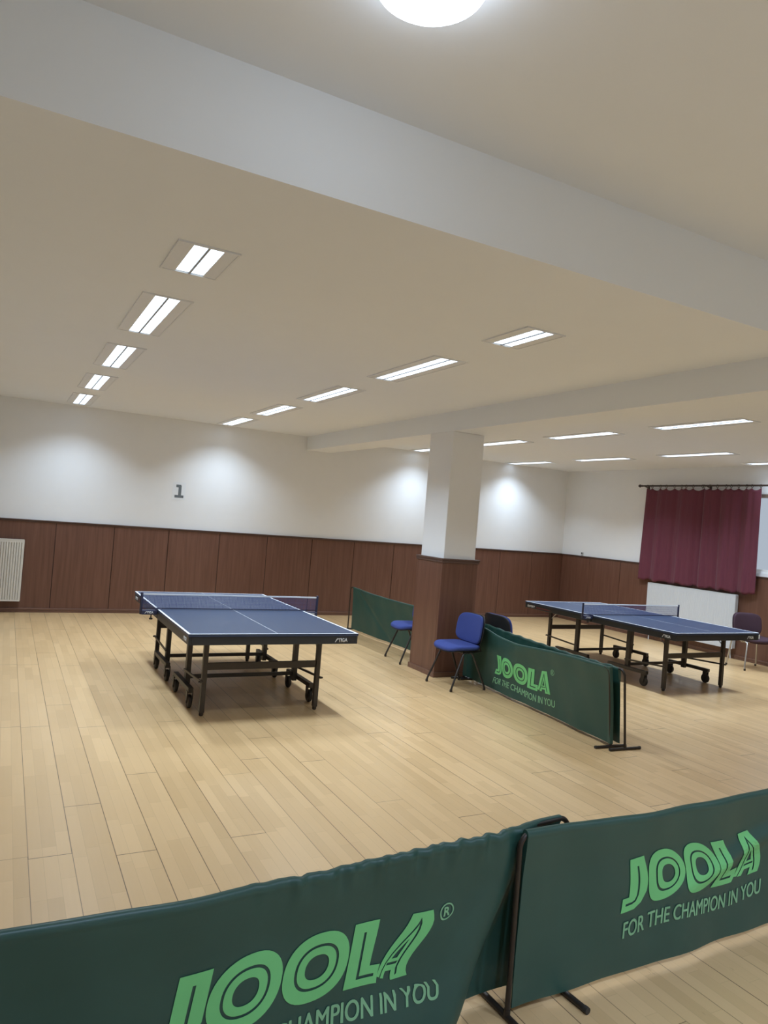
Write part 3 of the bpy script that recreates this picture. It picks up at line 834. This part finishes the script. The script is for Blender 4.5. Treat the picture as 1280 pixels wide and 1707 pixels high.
# ------------------------------------------------------------------ radiators
def build_radiator(w, h, d, pitch, groove=0.020, mat=M_rad):
    """front faces -y, wall side at y=0, x from 0..w, z from 0..h"""
    root = empty('radiator')
    bm = BM()
    n = int(round(w/pitch)); p = w/n
    prof = []
    for k in range(n):
        x = k*p
        for f, yy in ((0.0, groove), (0.16, groove), (0.26, 0.0), (0.84, 0.0), (0.94, groove)):
            prof.append((x+f*p, -d+yy))
    prof.append((w, -d+groove))
    poly = prof+[(w, -d+0.0235), (0, -d+0.0235)]
    prism(bm, poly, 'z', 0.03, h-0.045)
    box(bm, (0, -d+0.002, 0.005), (w, -d+0.022, 0.03)); box(bm, (0, -d+0.002, h-0.045), (w, -d+0.022, h-0.012))
    link('front_panel', bm, mat, root)
    link('rear_panel', box(BM(), (0.01, -0.045, 0.02), (w-0.01, -0.030, h-0.03)), mat, root)
    bm = BM()
    for k in range(int(w/0.02)): box(bm, (k*0.02+0.004, -d+0.024, h-0.010), (k*0.02+0.010, -0.046, h-0.002))
    box(bm, (0, -d, h-0.012), (w, -d+0.024, h)); box(bm, (0, -0.046, h-0.012), (w, -0.028, h))
    link('top_grille', bm, mat, root)
    for x in (0, w): link('side_cover', box(BM(), (x-0.004, -d+0.003, 0.015), (x+0.004, -0.028, h-0.012)), mat, root, bevel=0.002)
    bm = BM()
    for x in (w*0.18, w*0.82): box(bm, (x-0.02, -0.030, 0.06), (x+0.02, 0.0, h-0.08))
    link('wall_bracket', bm, mat, root)
    return root
r1 = build_radiator(0.84, 0.915, 0.105, 0.0335, 0.020, M_cream); r1.location = (-0.555, YB-0.024, 0.17)
tag(r1, 'white ribbed panel radiator on the back wall at the left photo edge', 'radiator')
r2 = build_radiator(1.80, 0.89, 0.105, 0.048, 0.002); r2.location = (XR-0.024, 9.40, 0.155); r2.rotation_euler.z = -PI/2
tag(r2, 'wide white radiator under the burgundy curtains on the right wall', 'radiator')
bm = tube(BM(), [(1.74, -0.05, 0.02), (1.74, -0.05, -0.06), (1.75, -0.05, -0.155)], 0.010, 10); link('pipe', bm, M_rad, r2, smooth=True)
bm = tube(BM(), [(0.06, -0.05, 0.02), (0.06, -0.05, -0.155)], 0.010, 10); link('pipe', bm, M_rad, r2, smooth=True)

# ------------------------------------------------------------------ number sheet on the back wall
sh = empty('number_sign', (2.475, YB-0.0005, 2.0)); tag(sh, 'white paper sheet with a grey number 1 on the back wall', 'sign')
link('sheet', box(BM(), (-0.105, -0.0025, -0.145), (0.105, 0, 0.145)), M_paper, sh)
one = [(-0.048, 0.105), (-0.048, 0.060), (-0.010, 0.060), (-0.010, -0.065), (-0.065, -0.065), (-0.065, -0.108), (0.078, -0.108), (0.078, -0.065), (0.038, -0.065), (0.038, 0.085), (0.028, 0.105)]
prism_b = prism(BM(), one, 'y', -0.0035, -0.0026); link('numeral', prism_b, M_ink, sh)
# small grey bracket on the rail of the right wall
hb = empty('wall_hook', (XR-0.0, 11.28, WH)); tag(hb, 'tiny grey hook standing on the panel rail near the far right corner', 'hook')
link('plate', box(BM(), (-0.012, -0.03, 0.0), (0, 0.03, 0.07)), simple('grey_plastic', (0.5, 0.5, 0.48), 0.5, noise=0.02), hb, bevel=0.003)
link('knob', lathe(BM(), [(0.012, -0.03), (0.016, -0.026), (0.008, -0.012)], 'x', (0, 0, 0.055), 12), M_plastic, hb, smooth=True)

# ------------------------------------------------------------------ curtain rod and curtains
RX, RZ = XR-0.105, 2.835
rod = empty('curtain_rod', (RX, 8.0, RZ)); tag(rod, 'dark bronze curtain rod with turned finial above the window', 'curtain rod')
Y = lambda y: y-8.0
link('rod', tube(BM(), [(0, Y(9.72), 0), (0, Y(6.20), 0)], 0.015, 14), M_rod, rod, smooth=True)
for s, ye in ((1, 9.72), (-1, 6.20)):
    prof = [(0.014, 0.0), (0.020, 0.012*s), (0.014, 0.022*s), (0.018, 0.034*s), (0.030, 0.055*s), (0.026, 0.078*s), (0.010, 0.098*s), (0.002, 0.104*s)]
    link('finial', lathe(BM(), prof, 'y', (0, Y(ye), 0), 20), M_rod, rod, smooth=True)
for yb in (9.655, 8.31, 6.32):
    bm = tube(BM(), [(0.0, Y(yb), -0.014), (0.04, Y(yb), -0.022), (0.10, Y(yb), -0.022)], 0.008, 10)
    box(bm, (0.096, Y(yb)-0.02, -0.06), (0.104, Y(yb)+0.02, 0.02)); link('bracket', bm, M_rod, rod, smooth=True)
def build_curtain(ya, yb, label, seed, flare_a=0.0, flare_b=0.0, tuck=1.0):
    """hangs from the rod between y=ya (far, left in the photo) and y=yb"""
    rnd = random.Random(seed)
    root = empty('curtain', (RX, (ya+yb)/2, RZ)); tag(root, label, 'curtain', 'burgundy curtains')
    yc = (ya+yb)/2; n_r = 9; Wd = ya-yb
    ring_s = sorted([0.012]+[(k+0.5*rnd.uniform(-0.7, 0.7))/(n_r-1) for k in range(1, n_r-1)]+[0.988])
    nu, nv = 180, 40; ztop, zbot = -0.045, 1.085-RZ
    ph = [rnd.uniform(0, 6.28) for _ in range(6)]
    def fold(s, v):
        a = 0.6+0.5*v; q = s if tuck < 0.5 else 1-s      # the inner edge curls back toward the window
        return 0.040*math.exp(-(q/0.035)**2)+a*(0.026*math.sin(2*PI*2.6*s+ph[0]+0.4*v)+0.012*math.sin(2*PI*5.3*s+ph[1]-0.5*v)+0.004*math.sin(2*PI*11*s+ph[2]))
    def dip(s):
        i = max(0, min(len(ring_s)-2, sum(1 for q in ring_s if q <= s)-1))
        g = ring_s[i+1]-ring_s[i]; t = (s-ring_s[i])/g
        t = max(0, min(1, t))
        return -0.22*g*Wd*(1-(2*t-1)**2)
    bm = BM(); G = [[], []]
    for b in (0, 1):
        for i in range(nu+1):
            s = i/nu; col = []
            for j in range(nv+1):
                v = j/nv                                  # 0 top .. 1 bottom
                y = ya-s*Wd+v*(flare_a*(1-s)+flare_b*s)+0.024*s*(1-s)*math.sin(3*v+ph[3])
                zz = ztop+(zbot-ztop)*v+dip(s)*(1-v)**6+v*(0.012*math.sin(2*PI*4*s+ph[4])+0.006*math.sin(2*PI*9*s+ph[5]))
                col.append(bm.verts.new((fold(s, v)+(0.0015 if b else -0.0015), y-yc, zz)))
            G[b].append(col)
    A, B = G
    for i in range(nu):
        for j in range(nv):
            bm.faces.new((A[i][j], A[i+1][j], A[i+1][j+1], A[i][j+1])); bm.faces.new((B[i][j], B[i][j+1], B[i+1][j+1], B[i+1][j]))
        bm.faces.new((A[i][0], B[i][0], B[i+1][0], A[i+1][0])); bm.faces.new((A[i][nv], A[i+1][nv], B[i+1][nv], B[i][nv]))
    for j in range(nv):
        bm.faces.new((A[0][j], A[0][j+1], B[0][j+1], B[0][j])); bm.faces.new((A[nu][j], B[nu][j], B[nu][j+1], A[nu][j+1]))
    bmesh.ops.recalc_face_normals(bm, faces=bm.faces[:])
    link('cloth', bm, M_curt, root, smooth='all')
    for s in ring_s:
        y = ya-s*Wd-yc
        bm = BM(); pts = [(0.026*math.cos(a), y, -0.009+0.026*math.sin(a)) for a in [2*PI*k/18 for k in range(19)]]
        tube(bm, pts, 0.0045, 6, caps=False); tube(bm, [(0, y, -0.035), (0, y, -0.055)], 0.004, 6)
        link('ring', bm, M_rod, root, smooth=True)
    return root
build_curtain(9.61, 8.382, 'burgundy curtain panel covering the left half of the window', 3, flare_a=0.06, flare_b=0.0, tuck=1.0)
build_curtain(8.3805, 7.30, 'burgundy curtain panel covering the right half of the window', 11, flare_a=0.0, flare_b=-0.01, tuck=0.0)
